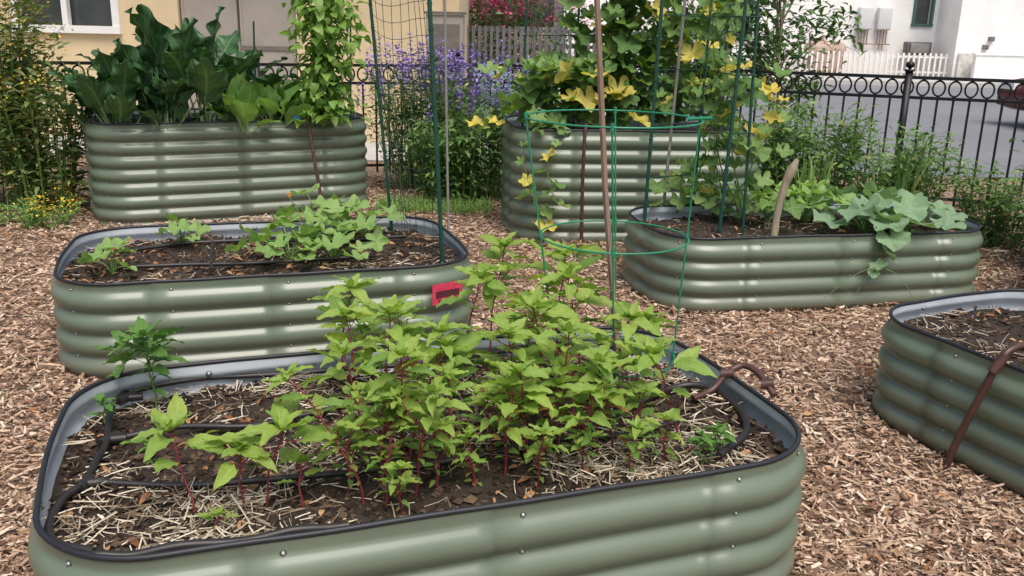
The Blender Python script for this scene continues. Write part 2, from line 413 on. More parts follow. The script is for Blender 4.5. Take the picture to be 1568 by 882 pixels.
    if clods:
        q=rnd(clods,.035);sc=np.abs(rng.normal(0,.006,clods))+.0025
        O8=np.array([(1,0,0),(-1,0,0),(0,1,0),(0,-1,0),(0,0,1),(0,0,-1)],float);OF=np.array([(0,2,4),(2,1,4),(1,3,4),(3,0,4),(2,0,5),(1,2,5),(3,1,5),(0,3,5)])
        V=(O8[None]*U(.5,1.3,(clods,6,1))*sc[:,None,None])*np.array([1,1,.7])
        V+=np.stack([q[:,0],q[:,1],Z0+soilh(q[:,0],q[:,1])+sc*.2],1)[:,None]
        c=MB();c.add(V.reshape(-1,3),(OF[None]+(np.arange(clods)*6)[:,None,None]).reshape(-1,3),0);c.build("soil_clods",[M_CLOD],False,root)
    if straw:
        q=rnd(straw*4,.05)
        dens=np.sin(5*q[:,0]+2)*np.sin(6*q[:,1]+.6)+.6*np.sin(13*q[:,0])*np.sin(11*q[:,1]+2)-.35+rng.normal(0,.6,len(q))
        q=q[dens>.0][:straw];m_=len(q)
        l=U(.015,.13,m_)*U(.3,1,m_);w=U(.0005,.0018,m_);az=U(0,TAU,m_);pt=rng.normal(0,.2,m_);bend=rng.normal(0,.035,m_)
        st=np.zeros((m_,6,3));zc=Z0+soilh(q[:,0],q[:,1])+U(.002,.02,m_)
        for k,tt in enumerate((-1,0,1)):
            bx=l/2*tt*np.cos(az)*np.cos(pt);by=l/2*tt*np.sin(az)*np.cos(pt);bz=l/2*tt*np.sin(pt)
            ox=-np.sin(az);oy=np.cos(az);bb=bend*l*(1-tt*tt)
            for e,sg in enumerate((-1,1)):
                st[:,k*2+e,0]=q[:,0]+bx+ox*(w*sg+bb);st[:,k*2+e,1]=q[:,1]+by+oy*(w*sg+bb);st[:,k*2+e,2]=zc+bz+(.0008*sg)
        F=np.array([(0,1,3,2),(2,3,5,4)])
        c=MB();c.add(st.reshape(-1,3),(F[None]+(np.arange(m_)*6)[:,None,None]).reshape(-1,4),0);c.build("straw_mulch",[M_STRAW],False,root)
    if litter:
        q=rnd(litter,.05);c=MB()
        leaves(c,T_SM,np.stack([q[:,0],q[:,1],Z0+soilh(q[:,0],q[:,1])+.008],1),U(0,TAU,litter),rng.normal(0,.25,litter),rng.normal(0,.5,litter),U(.02,.055,litter),0)
        c.build("dry_leaf_litter",[M_DRY],True,root)
    return bd
B_near=make_bed(-.235,2.525,.342,2.08,1.21,.31,.43,.085,straw=6500,clods=9000,litter=220)
B_mid=make_bed(-1.23,4.53,.32,1.94,1.20,.31,.43,.07,straw=900,clods=5000,litter=500)
B_right=make_bed(1.76,5.53,.22,2.11,.97,.31,.43,.07,straw=400,clods=1500,litter=80)
B_tl=make_bed(-2.36,7.63,.45,2.15,1.15,.31,.76,.07)
B_tc=make_bed(.87,7.2,.12,1.9,1.12,.31,.81,.07)
B_far=make_bed(2.34,2.97,-1.14,2.05,1.10,.31,.43,.07,straw=1100,clods=3000,litter=200)
def inbed(x,y,mar=0.01):
    r=np.zeros(len(x),bool)
    for b in BEDS:
        ca,sa=math.cos(b.ang),math.sin(b.ang);dx=x-b.cx;dy=y-b.cy
        lx=np.abs(dx*ca+dy*sa)-(b.L/2-b.R);ly=np.abs(-dx*sa+dy*ca)-(b.W/2-b.R)
        sd=np.hypot(np.maximum(lx,0),np.maximum(ly,0))+np.minimum(np.maximum(lx,ly),0)-b.R
        r|=sd<mar
    return r
# ------------------------------------------------------------ ground
FE=[(-6.2,7.78),(-.6,9.55),(1.0,9.62),(1.9,8.75),(4.9,7.7),(8.5,6.4)]
def fy(x): return np.interp(x,[p[0] for p in FE],[p[1] for p in FE])
g=MB();S=180
g.add([(-S,-20,0),(S,-20,0),(S,300,0),(-S,300,0)],[(0,1,2,3)],0)
g.build("ground",[M_GROUND],False)
NCH=150000
r_=U(0,1,NCH*2);y=1.2*(10.2/1.2)**r_
y=np.where(U(0,1,NCH*2)<.75,y,U(1,10,NCH*2))
x=U(-1,1,NCH*2)*(y*.68+.9)
k=(~inbed(x,y))&(y<fy(x)-.05);x=x[k][:NCH];y=y[k][:NCH];n=len(x)
l=U(.006,.026,n)*(1+.07*y)*U(.5,1.25,n);w=U(.0018,.006,n)*(1+.09*y);az=U(0,TAU,n);pt=rng.normal(0,.24,n);rl=rng.normal(0,.45,n)
big=U(0,1,n)<.02;l=np.where(big,l*1.9,l);w=np.where(big,w*1.5,w)
X,Y,Z=orient(az,pt,rl)
q=np.array([(-1,-1),(1,-1),(1,1),(-1,1)],float)
jit=U(.3,1.15,(n,4,1))
V=(q[None,:,0:1]*jit*w[:,None,None])*X[:,None]+(q[None,:,1:2]*U(.7,1.1,(n,4,1))*l[:,None,None])*Y[:,None]
V+=np.stack([x,y,U(.003,.022,n)+.012*np.sin(3*x)*np.sin(2.7*y)+.01],1)[:,None]
c=MB();c.add(V.reshape(-1,3),(np.arange(4)[None,None]+(np.arange(n)*4)[:,None,None]).reshape(-1,4),0)
c.build("wood_chip_mulch",[M_CHIP],False)
n=900;x=U(-4.5,4,n);y=U(1.8,8,n);k=~inbed(x,y,.03);x=x[k];y=y[k];n=len(x)
c=MB();leaves(c,T_SM,np.stack([x,y,np.full(n,.035)],1),U(0,TAU,n),rng.normal(0,.3,n),rng.normal(0,.5,n),U(.03,.07,n),0);c.build("fallen_leaves",[M_DRY])
# ------------------------------------------------------------ plants
def herb(name,base,h,ll,mats,t0=.3,lean=None,den=.03,top=6,stemr=.0035,T=None,side=0):
    T=T or T_AM
    mb=MB();bx,by,bz=base
    ln=lean or (rng.normal(0,.1),rng.normal(0,.1))
    def axis(b,h,ln,n_t0,ll,topn,sr):
        k=9;t=np.linspace(0,1,k)
        P=np.stack([b[0]+ln[0]*h*t**1.6*1.5+.004*np.sin(t*9),b[1]+ln[1]*h*t**1.6*1.5,b[2]-.01+h*t],1)
        tube(mb,P,np.linspace(sr,sr*.5,k),6,0)
        nn=max(2,int(h*(1-n_t0)/den));a0=U(0,TAU)
        for i in range(nn):
            tt=n_t0+(1-n_t0)*(i+.5*U(.6,1.2))/nn*.97;tt=min(tt,.98)
            p=np.array([np.interp(tt,t,P[:,q]) for q in range(3)])
            size=ll*(.42+.68*min(1,tt/.75))*(1 if tt<.85 else .9)*U(.7,1.15)
            if tt<.5: size*=.75
            for s_ in (0,math.pi):
                if U(0,1)<.12 and tt<.7: continue
                az=a0+i*1.75+s_+rng.normal(0,.3)
                pl=size*U(.25,.45);pp=.45+rng.normal(0,.15)
                d=np.array([math.cos(az)*math.cos(pp),math.sin(az)*math.cos(pp),math.sin(pp)])
                e=p+d*pl
                tube(mb,[p,p+d*pl*.5+(0,0,-.05*pl),e],[.0016,.0014,.001],4,0,cap=False)
                m=2 if U(0,1)<.8 else 1
                if tt>.6 : m=1 if U(0,1)<.85 else 2
                if tt<.55 and U(0,1)<.22 and len(mats)>3: m=3
                leaves(mb,T,e,az+rng.normal(0,.15),U(-.3,.2)+.3*tt,rng.normal(0,.35),size,min(m,len(mats)-1))
        p=P[-1]
        for i in range(topn):
            az=a0+i*2.4;q=i/topn
            leaves(mb,T,p,az,.05+1.1*q+rng.normal(0,.12),rng.normal(0,.25),ll*(1.1-.7*q)*U(.8,1.1),1)
    axis((bx,by,bz),h,ln,t0,ll,top,stemr)
    for _ in range(side):
        t=U(.2,.6);az=U(0,TAU)
        axis((bx+ln[0]*h*t**1.6*1.5,by+ln[1]*h*t**1.6*1.5,bz+h*t),h*U(.2,.42),(math.cos(az)*.4,math.sin(az)*.4),.15,ll*.65,5,stemr*.6)
    return mb.build(name,mats)
AM=[M_STEMR,L_LIME,L_MID,L_RED]
zb=B_near.Z0
near=[
(-.78,2.05,.23,.11,.65,0),(-.66,2.06,.19,.09,.6,0),(-.61,2.08,.23,.12,.68,0),(-.52,2.09,.13,.065,.45,0),(-.70,1.97,.05,.045,.3,0),
(-.37,2.13,.34,.075,.15,3),(-.31,2.10,.25,.07,.1,3),(-.24,2.16,.32,.075,.2,3),(-.42,2.17,.19,.065,.2,2),(-.28,2.24,.40,.085,.4,2),(-.19,2.2,.18,.065,.15,2),(-.34,2.2,.3,.075,.25,2),(-.27,2.08,.14,.055,.1,2),
(-.47,2.68,.32,.10,.5,1),(-.58,2.95,.34,.115,.6,1),(-.36,2.50,.40,.10,.5,1),(-.22,2.45,.36,.10,.45,2),(-.41,2.42,.31,.085,.45,1),(-.28,2.36,.33,.085,.4,2),
(-.16,3.02,.40,.115,.65,0),(-.08,3.08,.46,.12,.68,1),(-.30,2.78,.33,.10,.5,1),(-.12,2.62,.25,.08,.4,1),(-.44,2.83,.3,.09,.5,1),
(-.01,2.28,.27,.08,.2,3),(.05,2.36,.31,.085,.25,2),(.08,2.24,.18,.065,.15,2),(.14,2.42,.38,.10,.42,1),(.20,2.30,.27,.075,.25,3),(.25,2.40,.33,.085,.35,2),(.02,2.55,.36,.10,.5,1),(.12,2.62,.40,.10,.5,1),(.1,2.36,.25,.07,.2,2),(.2,2.62,.36,.095,.5,1),
(.30,2.45,.28,.08,.35,2),(.36,2.42,.22,.075,.3,1),(.24,2.95,.40,.12,.55,1),(.16,3.12,.43,.12,.6,1),(.31,2.72,.34,.11,.5,1),(.40,2.70,.33,.105,.55,1),(.50,2.50,.31,.11,.6,0),(.05,2.85,.36,.11,.55,1),
(-.09,2.22,.15,.055,.1,2),(-.05,2.35,.22,.065,.2,2),(.33,2.30,.16,.06,.15,2),(.44,2.38,.15,.06,.15,1),(-.15,2.33,.28,.075,.3,1)]
for X_,Y_,h,ll,t0,sd in near:
    herb("amaranth_plant",(X_,Y_,zb),h,ll,AM,t0=t0,side=sd,den=.025,top=8)
BA=[M_STEMG,L_BASIL,L_BASIL]
herb("basil_plant",(-1.12,2.70,zb),.27,.10,BA,t0=.2,den=.025,side=3,top=6)
herb("basil_plant",(-1.24,2.76,zb),.17,.075,BA,t0=.2,side=1)
herb("basil_plant",(-1.19,2.50,zb),.12,.05,BA,t0=.2,side=1)
herb("basil_plant",(-.98,2.30,zb),.07,.035,BA,t0=.2)
for q in ((.58,2.42),(.61,2.46),(.55,2.40)): herb("basil_plant",(q[0],q[1],zb),.09,.045,BA,t0=.1,den=.02,side=1)
def vineleaves(mb,pts,T,size,m,pet=.06,facing=None,sm=0):
    pts=np.atleast_2d(pts);n=len(pts)
    az=U(0,TAU,n) if facing is None else facing+rng.normal(0,.9,n)
    d=np.stack([np.cos(az),np.sin(az),np.full(n,.25)],1)
    L_=pet*U(.6,1.6,n);e=pts+d*L_[:,None]
    for a,b_ in zip(pts,e): tube(mb,[a,(a+b_)/2+(0,0,.008),b_],.0018,4,sm,cap=False)
    leaves(mb,T,e,az,U(-.9,.1,n),rng.normal(0,.35,n),size*U(.5,1.3,n),m)
def squashplant(name,base,n,spread,size,mats,T,h=.15,flower=False):
    mb=MB();b=np.array(base,float)
    for i in range(n):
        az=i*2.4+U(-.3,.3);r=spread*math.sqrt((i+.5)/n)*U(.8,1.1);hh=h*U(.5,1.1)*(1-.4*(i/n))
        e=b+np.array([math.cos(az)*r,math.sin(az)*r,hh])
        tube(mb,spline([b,b+np.array([math.cos(az)*r*.35,math.sin(az)*r*.35,hh*.7]),e],8),np.linspace(.004,.0025,8),5,0)
        leaves(mb,T,e,az+rng.normal(0,.4),U(-.45,.15),rng.normal(0,.3),size*U(.65,1.15),1)
    if flower:
        e=b+np.array([-.13,-.02,h-.01]);tube(mb,[b,e],.003,5,0)
        leaves(mb,T_HEART,np.repeat(e[None],4,0),np.arange(4)*1.57,np.full(4,1.35),0,.026,2)
    return mb.build(name,mats)
zm=B_mid.Z0
SQm=[M_STEMG,L_SQY,M_ORA]
squashplant("squash_plant",(-1.86,4.14,zm),7,.14,.15,SQm,T_PALM,.15)
squashplant("squash_plant",(-1.74,4.72,zm),6,.11,.13,SQm,T_PALM,.14)
squashplant("squash_plant",(-1.10,4.42,zm),13,.24,.18,SQm,T_PALM,.20)
squashplant("squash_plant",(-.90,4.52,zm),11,.22,.17,SQm,T_PALM,.17)
squashplant("squash_plant",(-1.08,4.92,zm),13,.24,.18,SQm,T_PALM,.26,True)
squashplant("squash_plant",(-.83,4.98,zm),9,.2,.15,SQm,T_PALM,.2)
zr=B_right.Z0
SQr=[M_STEMG,L_SQ,M_ORA]
squashplant("squash_plant",(2.12,5.45,zr),15,.40,.26,SQr,T_SQ,.24)
squashplant("squash_plant",(2.40,5.64,zr),12,.34,.24,SQr,T_SQ,.2)
squashplant("squash_plant",(1.85,5.75,zr),13,.32,.21,[M_STEMG,L_SQY,M_ORA],T_PALM,.24)
squashplant("squash_plant",(1.62,5.8,zr),10,.27,.19,[M_STEMG,L_SQY,M_ORA],T_PALM,.24)
mb=MB()
tr=spline([(2.12,5.45,.42),(2.14,5.25,.50),(2.13,5.1,.46),(2.1,5.04,.33),(2.02,5.0,.24)],20);tube(mb,tr,np.linspace(.006,.003,20),6,0)
leaves(mb,T_SQ,tr[[2,5,8,11,14,17,19]],[-1.2,-.3,-2.4,-1.4,-.5,-2.6,-1.6],[-.1,-.3,-.2,-.5,-.7,-.4,-.9],[0,.2,0,-.2,.3,0,0],[.28,.27,.25,.22,.16,.12,.08],1)
for d in ((-.3,-.02,-.2),(.22,-.05,-.22),(-.12,-.03,-.15)):
    s_=tr[17];tube(mb,spline([s_,s_+np.array(d)*.5+(0,-.03,.05),s_+np.array(d)],12),.0018,4,3)
mb.build("trailing_squash_vine",[M_STEMG,L_SQ,M_BARK,L_SQ])
def vinecloud(name,boxes,T,mats,size,strands,step=1):
    mb=MB()
    for (cx,cy,cz,sx,sy,sz,n,m) in boxes:
        p=np.stack([cx+rng.normal(0,sx*.5,n),cy+U(-sy,sy,n),cz+U(-sz,sz,n)],1)
        vineleaves(mb,p,T,size,m,.05,facing=-math.pi/2)
    for st,stp in strands:
        P=spline(st,26)+rng.normal(0,.006,(26,3));tube(mb,P,np.linspace(.005,.002,26),5,0)
        for j in range(1,26,stp):
            vineleaves(mb,P[j],T,size*(1 if stp==1 else .8),1 if U(0,1)<.6 else 2,.06,facing=-math.pi/2)
    return mb.build(name,mats)
CM=[M_STEMG,L_CUC,L_CUCL,L_YEL]
vinecloud("cucumber_vine",[(.42,7.0,1.05,.45,.25,.2,110,1),(.2,6.9,1.05,.4,.2,.25,45,2),(.75,7.1,1.3,.4,.25,.3,55,1),(.75,7.1,1.75,.35,.25,.35,55,2),(.75,7.1,1.95,.3,.25,.3,40,1),(1.2,7.1,1.4,.35,.2,.4,35,1),(1.35,7.0,1.02,.4,.25,.2,60,1),(.45,6.72,1.12,.25,.03,.12,5,3),(1.1,6.85,1.6,.5,.05,.35,9,3),(.85,6.75,.95,.5,.05,.15,4,3)],T_PALM,CM,.2,
 [([(.15+U(-.1,1.4),7.1+U(-.2,.2),.8),(.2+U(0,1.3),7.1,1.2),(.3+U(0,1.2),7.1,1.7),(.5+U(0,.9),7.1,2.2)],1) for _ in range(8)]+
 [([(.3,6.72,.84),(.12,6.6,.8),(.06,6.55,.6),(.14,6.5,.35),(.22,6.45,.15)],3),([(.35,6.7,.84),(.27,6.6,.75),(.24,6.52,.5),(.3,6.45,.3)],3)])
vinecloud("cucumber_vine",[(1.15,5.9,.55,.22,.2,.13,35,2),(1.3,5.75,1.0,.2,.15,.3,14,1),(1.45,5.6,.75,.15,.15,.3,20,2),(1.5,5.55,1.0,.12,.05,.2,8,3)],T_PALM,CM,.15,
 [([(.95+U(-.1,.6),5.75+U(-.2,.2),.36),(1.0+U(0,.5),5.7,.8),(1.0+U(0,.5),5.7,1.3),(1.05+U(0,.4),5.7,1.9)],2) for _ in range(6)])
mb=MB()
for k in range(4):
    a=U(0,6);P=np.stack([-1.52+.05*np.cos(np.linspace(a,a+14,50)),7.42+.05*np.sin(np.linspace(a,a+14,50)),np.linspace(.7,2.3,50)],1);tube(mb,P,.003,5,0)
n=1500;z=U(.78,2.3,n);a=U(0,TAU,n);r=np.abs(rng.normal(.11,.07,n))*(1.15-.15*np.sin(z*7))
p=np.stack([-1.5+r*np.cos(a),7.42+r*np.sin(a),z],1)
leaves(mb,T_HEART,p,a+rng.normal(0,.5,n),U(-1.1,.1,n),rng.normal(0,.3,n),U(.05,.11,n),1)
tube(mb,[(-1.54,7.42,.7),(-1.54,7.42,2.4)],.008,8,2)
mb.build("climbing_bean_plant",[M_STEMG,L_BEAN,M_STAKE])
def chard(name,c,n,h,size,mats,T,spread=.12,lean=.5):
    mb=MB()
    for i in range(n):
        az=i*2.4+U(-.4,.4);q=(i+.5)/n;ph=1.5-lean*q*1.3+rng.normal(0,.1);sl=h*U(.6,1.0)*(1.05-.45*q)
        b=np.array(c)+np.array([math.cos(az)*spread*q,math.sin(az)*spread*q,0])
        d=np.array([math.cos(az)*math.cos(ph),math.sin(az)*math.cos(ph),math.sin(ph)]);e=b+d*sl
        tube(mb,[b,b+d*sl*.5,e+d*.08],[.009,.007,.005],6,0)
        leaves(mb,T,e,az,ph-.03,rng.normal(0,.25),size*U(.7,1.15),1)
    return mb.build(name,mats)
KM=[simple("chard_stalk",(.24,.36,.16),.4,0,.2),L_KALE]
for X_,Y_,h,s_,n in ((-2.98,7.0,.32,.42,11),(-2.72,7.25,.55,.5,12),(-2.42,7.25,.55,.52,12),(-2.95,7.4,.42,.45,10),(-2.22,7.45,.38,.42,10),(-2.6,6.98,.22,.36,10),(-3.12,7.1,.2,.38,8)):
    chard("chard_plant",(X_,Y_,.66),n,h,s_,KM,T_KALE,.1,.55)
LM=[KM[0],L_LET]
for X_,Y_,h,s_ in ((-2.08,7.15,.17,.3),(-1.9,7.3,.2,.3),(-1.78,7.5,.18,.28),(-2.0,7.55,.18,.28),(-1.65,7.6,.12,.24),(-1.74,7.36,.1,.22)):
    chard("spinach_plant",(X_,Y_,.68),14,h,s_,LM,T_LET,.06,.7)
def shrub(name,cx,cy,rx,ry,h,nst,ls,mats,per=34,flare=.6,fl=None,fln=0,T=None,hv=.35,fs=1):
    T=T or T_SM;mb=MB();P=[];A=[];PT=[]
    for i in range(nst):
        a=U(0,TAU);q=math.sqrt(U(0,1));bx=cx+rx*q*math.cos(a)*(1-flare*.5);by=cy+ry*q*math.sin(a)*(1-flare*.5)
        hh=h*U(1-hv,1.05);tx=cx+rx*q*math.cos(a)*(1+flare*.4)+rng.normal(0,.05);ty=cy+ry*q*math.sin(a)*(1+flare*.4)+rng.normal(0,.05)
        c=spline([(bx,by,0),(bx*.6+tx*.4,by*.6+ty*.4,hh*.55),(tx,ty,hh)],12);tube(mb,c,np.linspace(.006,.0015,12),4,0,cap=False)
        t=np.sort(U(.12,1,per));idx=t*11;i0=np.minimum(idx.astype(int),10);f=(idx-i0)[:,None]
        p=c[i0]*(1-f)+c[i0+1]*f
        az=np.arange(per)*2.4+U(0,6);d=np.stack([np.cos(az),np.sin(az),np.zeros(per)],1)
        br=U(0,.06,per)*(h);P.append(p+d*br[:,None]);A.append(az+rng.normal(0,.3,per));PT.append(U(-.3,.8,per))
        if fl is not None and U(0,1)<fln:
            tip=c[-1];k=34
            zz=U(-.04,.17,k)
            leaves(mb,T_FL,tip+np.stack([rng.normal(0,.012,k),rng.normal(0,.012,k),zz],1) if fl=='spike' else tip+rng.normal(0,.05,(k,3)),U(0,TAU,k),U(-.3,1,k),0,fs*U(.016,.034,k),3)
    P=np.concatenate(P);A=np.concatenate(A);PT=np.concatenate(PT);n=len(P)
    leaves(mb,T,P,A,PT,rng.normal(0,.4,n),ls*U(.6,1.3,n),np.where(U(0,1,n)<.7,1,2))
    return mb.build(name,mats)
SB=[M_STEMG,L_BUSH,L_BUSHD,M_PUR];SG=[M_STEMG,L_GOLD,L_BUSH,M_YEL];SL=[M_STEMG,L_BUSH,L_BUSHL,M_PUR]
shrub("goldenrod_shrub",-4.15,7.3,.5,.35,1.95,62,.095,SG,62,.5,'puff',.65,None,.45,1.1)
shrub("goldenrod_shrub",-3.7,7.2,.35,.25,1.1,48,.08,SG,50,.7,'puff',.3)
shrub("yellow_wildflower",-3.55,6.75,.4,.25,.17,45,.05,[M_STEMG,L_BUSHL,L_BUSH,M_YEL],12,.5,'puff',.2)
shrub("lavender_shrub",-.85,8.6,.5,.35,1.2,85,.065,SB,40,.7,'spike',.95,None,.35,1.25)
shrub("lavender_shrub",-.3,8.25,.4,.35,1.08,60,.065,[M_STEMG,L_BUSH,L_BUSHL,M_PUR],48,.7,'spike',.85,None,.35,1.25)
shrub("leafy_shrub",-.55,8.0,.3,.25,.7,50,.075,SL,50,.6)
shrub("leafy_shrub",2.35,7.5,.5,.35,.98,60,.075,SL,50,.6)
shrub("leafy_shrub",2.95,7.15,.4,.3,.8,50,.07,SL,45,.6)
shrub("leafy_shrub",3.6,6.75,.3,.3,.6,38,.06,SL,45,.6)
shrub("leafy_shrub",3.75,6.0,.35,.35,1.0,55,.075,SL,48,.6,None,0,None,.55)
shrub("leafy_shrub",3.4,5.3,.3,.3,.6,40,.06,SL,45,.6)
shrub("leafy_shrub",4.5,6.6,.4,.35,1.0,50,.065,SL,45,.6)
shrub("leafy_shrub",3.3,4.55,.35,.3,.55,40,.06,SL,40,.6,'puff',.2)
def tuft(name,cx,cy,r,h,n,mats,z=0,T=None):
    mb=MB();a=U(0,TAU,n);q=np.sqrt(U(0,1,n))*r
    leaves(mb,T or T_BLADE,np.stack([cx+q*np.cos(a),cy+q*np.sin(a)*.8,np.full(n,z)],1),U(0,TAU,n),U(1.3,1.56,n),0,h*U(.5,1.1,n),0)
    return mb.build(name,mats)
tuft("onion_grass_clump",1.98,6.1,.12,.42,34,[L_BUSHL],.33,[t_lance(.02,2,6,.15,.4,0,10,.5,1)])
tuft("tall_grass_clump",2.8,6.75,.12,.9,22,[L_BUSH],0,[t_lance(.016,2,8,d,.4,0,10,.5,1) for d in (.05,.2,.35)])
def grass(xa,xb,ya,yb,n,h0,h1,m):
    mb=MB();a=U(xa,xb,n);b_=U(ya,yb,n)
    leaves(mb,T_BLADE,np.stack([a,b_,np.full(n,.01)],1),U(0,TAU,n),U(.7,1.5,n),0,U(h0,h1,n),0);mb.build("grass_patch",[m])
grass(-1.15,-.2,7.45,7.9,1500,.05,.13,L_BUSHL);grass(.3,.9,6.0,6.2,350,.03,.08,L_BUSH);grass(-2.5,-2.0,2.9,3.6,160,.03,.08,L_BUSH)
# ------------------------------------------------------------ hoses
def hose(mb,pts,r=.0095,m=0,n=60): tube(mb,spline(pts,n),r,8,m)
zh=zb+.028
hb=MB()
def H3(l,wig=.012):
    P=spline([(a,b_,zh) for a,b_ in l],60);t=np.arange(60)
    P[:,1]+=wig*np.sin(t*.17+l[0][0]*5);P[:,2]+=.005*np.sin(t*.3+l[0][1]*7);return P
def hz(l,r=.009,w=.012): tube(hb,H3(l,w),r,8,0)
hz([(-.93,1.825),(-1.02,1.85),(-1.085,1.94),(-1.11,2.06),(-1.09,2.14),(-1.12,2.27),(-1.14,2.38),(-1.20,2.55),(-1.235,2.68),(-1.24,2.80)],.0105,.003)
hz([(-1.08,2.14),(-.81,2.15),(-.52,2.21),(-.11,2.35),(.10,2.44),(.35,2.52),(.52,2.62)],.009,.008)
hz([(-1.14,2.40),(-1.0,2.47),(-.80,2.51),(-.66,2.60),(-.45,2.69),(-.1,2.80),(.11,2.89),(.38,2.95)],.009,.014)
hz([(-1.22,2.74),(-.99,2.88),(-.66,2.97),(-.37,3.05),(-.05,3.20),(.3,3.31),(.42,3.27)],.009,.01)
hz([(.22,2.56),(.38,2.70),(.50,2.86),(.60,2.915),(.69,2.86),(.735,2.72),(.71,2.54),(.60,2.40)],.0115,.003)
hz([(-.95,1.80),(-.81,1.835),(-.58,1.905),(-.38,1.975)],.0115,.0)
for x_,y_,a in ((-1.09,2.14,0),(-1.14,2.40,.3),(-1.21,2.70,.4)):
    tube(hb,[(x_-.03*math.sin(a),y_-.03,zh),(x_+.03*math.sin(a),y_+.03,zh)],.0145,10)
    tube(hb,[(x_,y_,zh),(x_+.045,y_+.015,zh)],.013,10)
hb.build("drip_irrigation_hose",[M_HOSE])
hb=MB();zq=zm+.025
for pl in ([(-1.98,4.5),(-1.75,4.7),(-1.4,4.82),(-1.0,4.85),(-.6,5.0)],[(-1.59,4.75),(-1.5,4.45),(-1.42,4.2)],[(-1.9,4.2),(-1.6,4.28),(-1.2,4.36),(-.7,4.55)]):
    hose(hb,[(a,b_,zq) for a,b_ in pl],.010)
hb.build("drip_irrigation_hose",[M_HOSE])
hb=MB();hose(hb,[(.60,2.80,zh),(.67,2.84,.39),(.72,2.865,.44),(.775,2.88,.462),(.815,2.82,.455),(.845,2.74,.415)],.0115,0,30)
for p_ in ((.72,2.865,.44),(.83,2.78,.44)): tube(hb,[np.array(p_)-(.02,0,.004),np.array(p_)+(.02,-.008,.004)],.016,10)
hb.build("irrigation_supply_pipe",[M_RUST])
hb=MB();hose(hb,[(-1.60,7.5,.74),(-1.63,7.36,.80),(-1.62,7.28,.76),(-1.58,7.23,.5),(-1.53,7.2,.2),(-1.52,7.18,.02)],.014);hb.build("irrigation_supply_pipe",[M_RUST])
hb=MB();hose(hb,[(.5,6.75,.78),(.5,6.62,.85),(.49,6.575,.75),(.49,6.57,.4),(.5,6.57,.02)],.012);hb.build("irrigation_supply_pipe",[M_RUST])
hb=MB();hose(hb,[(1.98,3.12,.39),(1.82,3.06,.49),(1.73,3.02,.49),(1.69,3.01,.44),(1.655,3.03,.3),(1.625,3.07,.12),(1.61,3.09,.0)],.0135);tube(hb,[(1.87,3.08,.46),(1.79,3.045,.495)],.019,10);tube(hb,[(1.71,3.01,.475),(1.675,3.01,.41)],.018,10);hb.build("irrigation_supply_pipe",[M_RUST])
# ------------------------------------------------------------ tomato cages
def cage(cx,cy,z0,bx,by,rings,legs):
    mb=MB()
    ctr=lambda z:(np.interp(z,[z0,rings[-1][0]],[bx,cx]),np.interp(z,[z0,rings[-1][0]],[by,cy]))
    zs=[z0-.02]+[r[0] for r in rings];rs=[rings[0][1]*.8]+[r[1] for r in rings]
    for z,r in rings:
        x_,y_=ctr(z);ring(mb,(x_,y_,z),r,.003,0,64,8)
    for a in legs:
        P=[(ctr(z)[0]+r*math.cos(a),ctr(z)[1]+r*math.sin(a),z) for z,r in zip(zs,rs)];tube(mb,P,.003,8)
        P=np.array(P);
        for q in P[1:]: tube(mb,[q-(0,0,.012),q+(0,0,.012)],.0055,8)
    x_,y_=ctr(rings[-1][0]);tube(mb,[(x_+rings[-1][1]-.04,y_+.02,rings[-1][0]),(x_+rings[-1][1]+.03,y_-.01,rings[-1][0]+.008)],.006,8)
    return mb.build("tomato_cage",[M_GWIRE])
cage(.305,2.92,zb,.36,2.95,[(.465,.20),(.88,.24),(1.26,.275)],[.05,1.45,3.1,4.6])
cage(2.36,3.62,.36,2.36,3.62,[(.5,.18),(.85,.22),(1.2,.25)],[.4,2.0,3.35,5.1])
mb=MB();P=np.array([(.395,3.12,zb-.03),(.31,3.11,1.0),(.215,3.09,2.0)]);tube(mb,P,[.012,.011,.010],5);mb.build("wooden_stake",[M_STAKE],False)
# ------------------------------------------------------------ trellises
def pole(mb,a,b_,r=.009,m=0):
    tube(mb,[a,b_],r,8,m)
    a=np.array(a);b_=np.array(b_);L_=np.linalg.norm(b_-a)
    for t in np.arange(.08,L_,.12)/L_: 
        q=a+(b_-a)*t;e=(b_-a)/L_*.004;tube(mb,[q-e,q+e],r*1.25,8,m)
mb=MB();A0=np.array((-.68,5.21,.1));A1=np.array((-.86,5.25,2.3));B0=np.array((-.345,4.56,.1));B1=np.array((-.46,4.62,2.3))
pole(mb,A0,A1);pole(mb,B0,B1,.011);pole(mb,A1,B1,.008)
for t in np.linspace(.14,1,24):
    a=A0+(A1-A0)*t;b_=B0+(B1-B0)*t;q=np.linspace(0,1,9)[:,None]
    c=a+(b_-a)*q;c[:,2]-=.03*np.sin(q[:,0]*math.pi)+.01*np.sin(q[:,0]*9+t*7);c[:,0]+=.02*np.sin(q[:,0]*7+t*5);tube(mb,c,.0015,4,1,cap=False)
for s_ in np.linspace(.06,.94,9):
    t=np.linspace(.14,1,14)[:,None];c=(A0+(A1-A0)*t)*(1-s_)+(B0+(B1-B0)*t)*s_;c[:,2]-=.03*math.sin(s_*math.pi);c[:,0]+=.02*np.sin(s_*7+t[:,0]*5);tube(mb,c,.0015,4,1,cap=False)
mb.build("netting_trellis",[M_GPOLE,M_NET])
mb=MB();tube(mb,[(-.37,5.16,.3),(-.41,5.2,2.3)],.007,8);mb.build("grey_support_pole",[M_GREYP])
mb=MB()
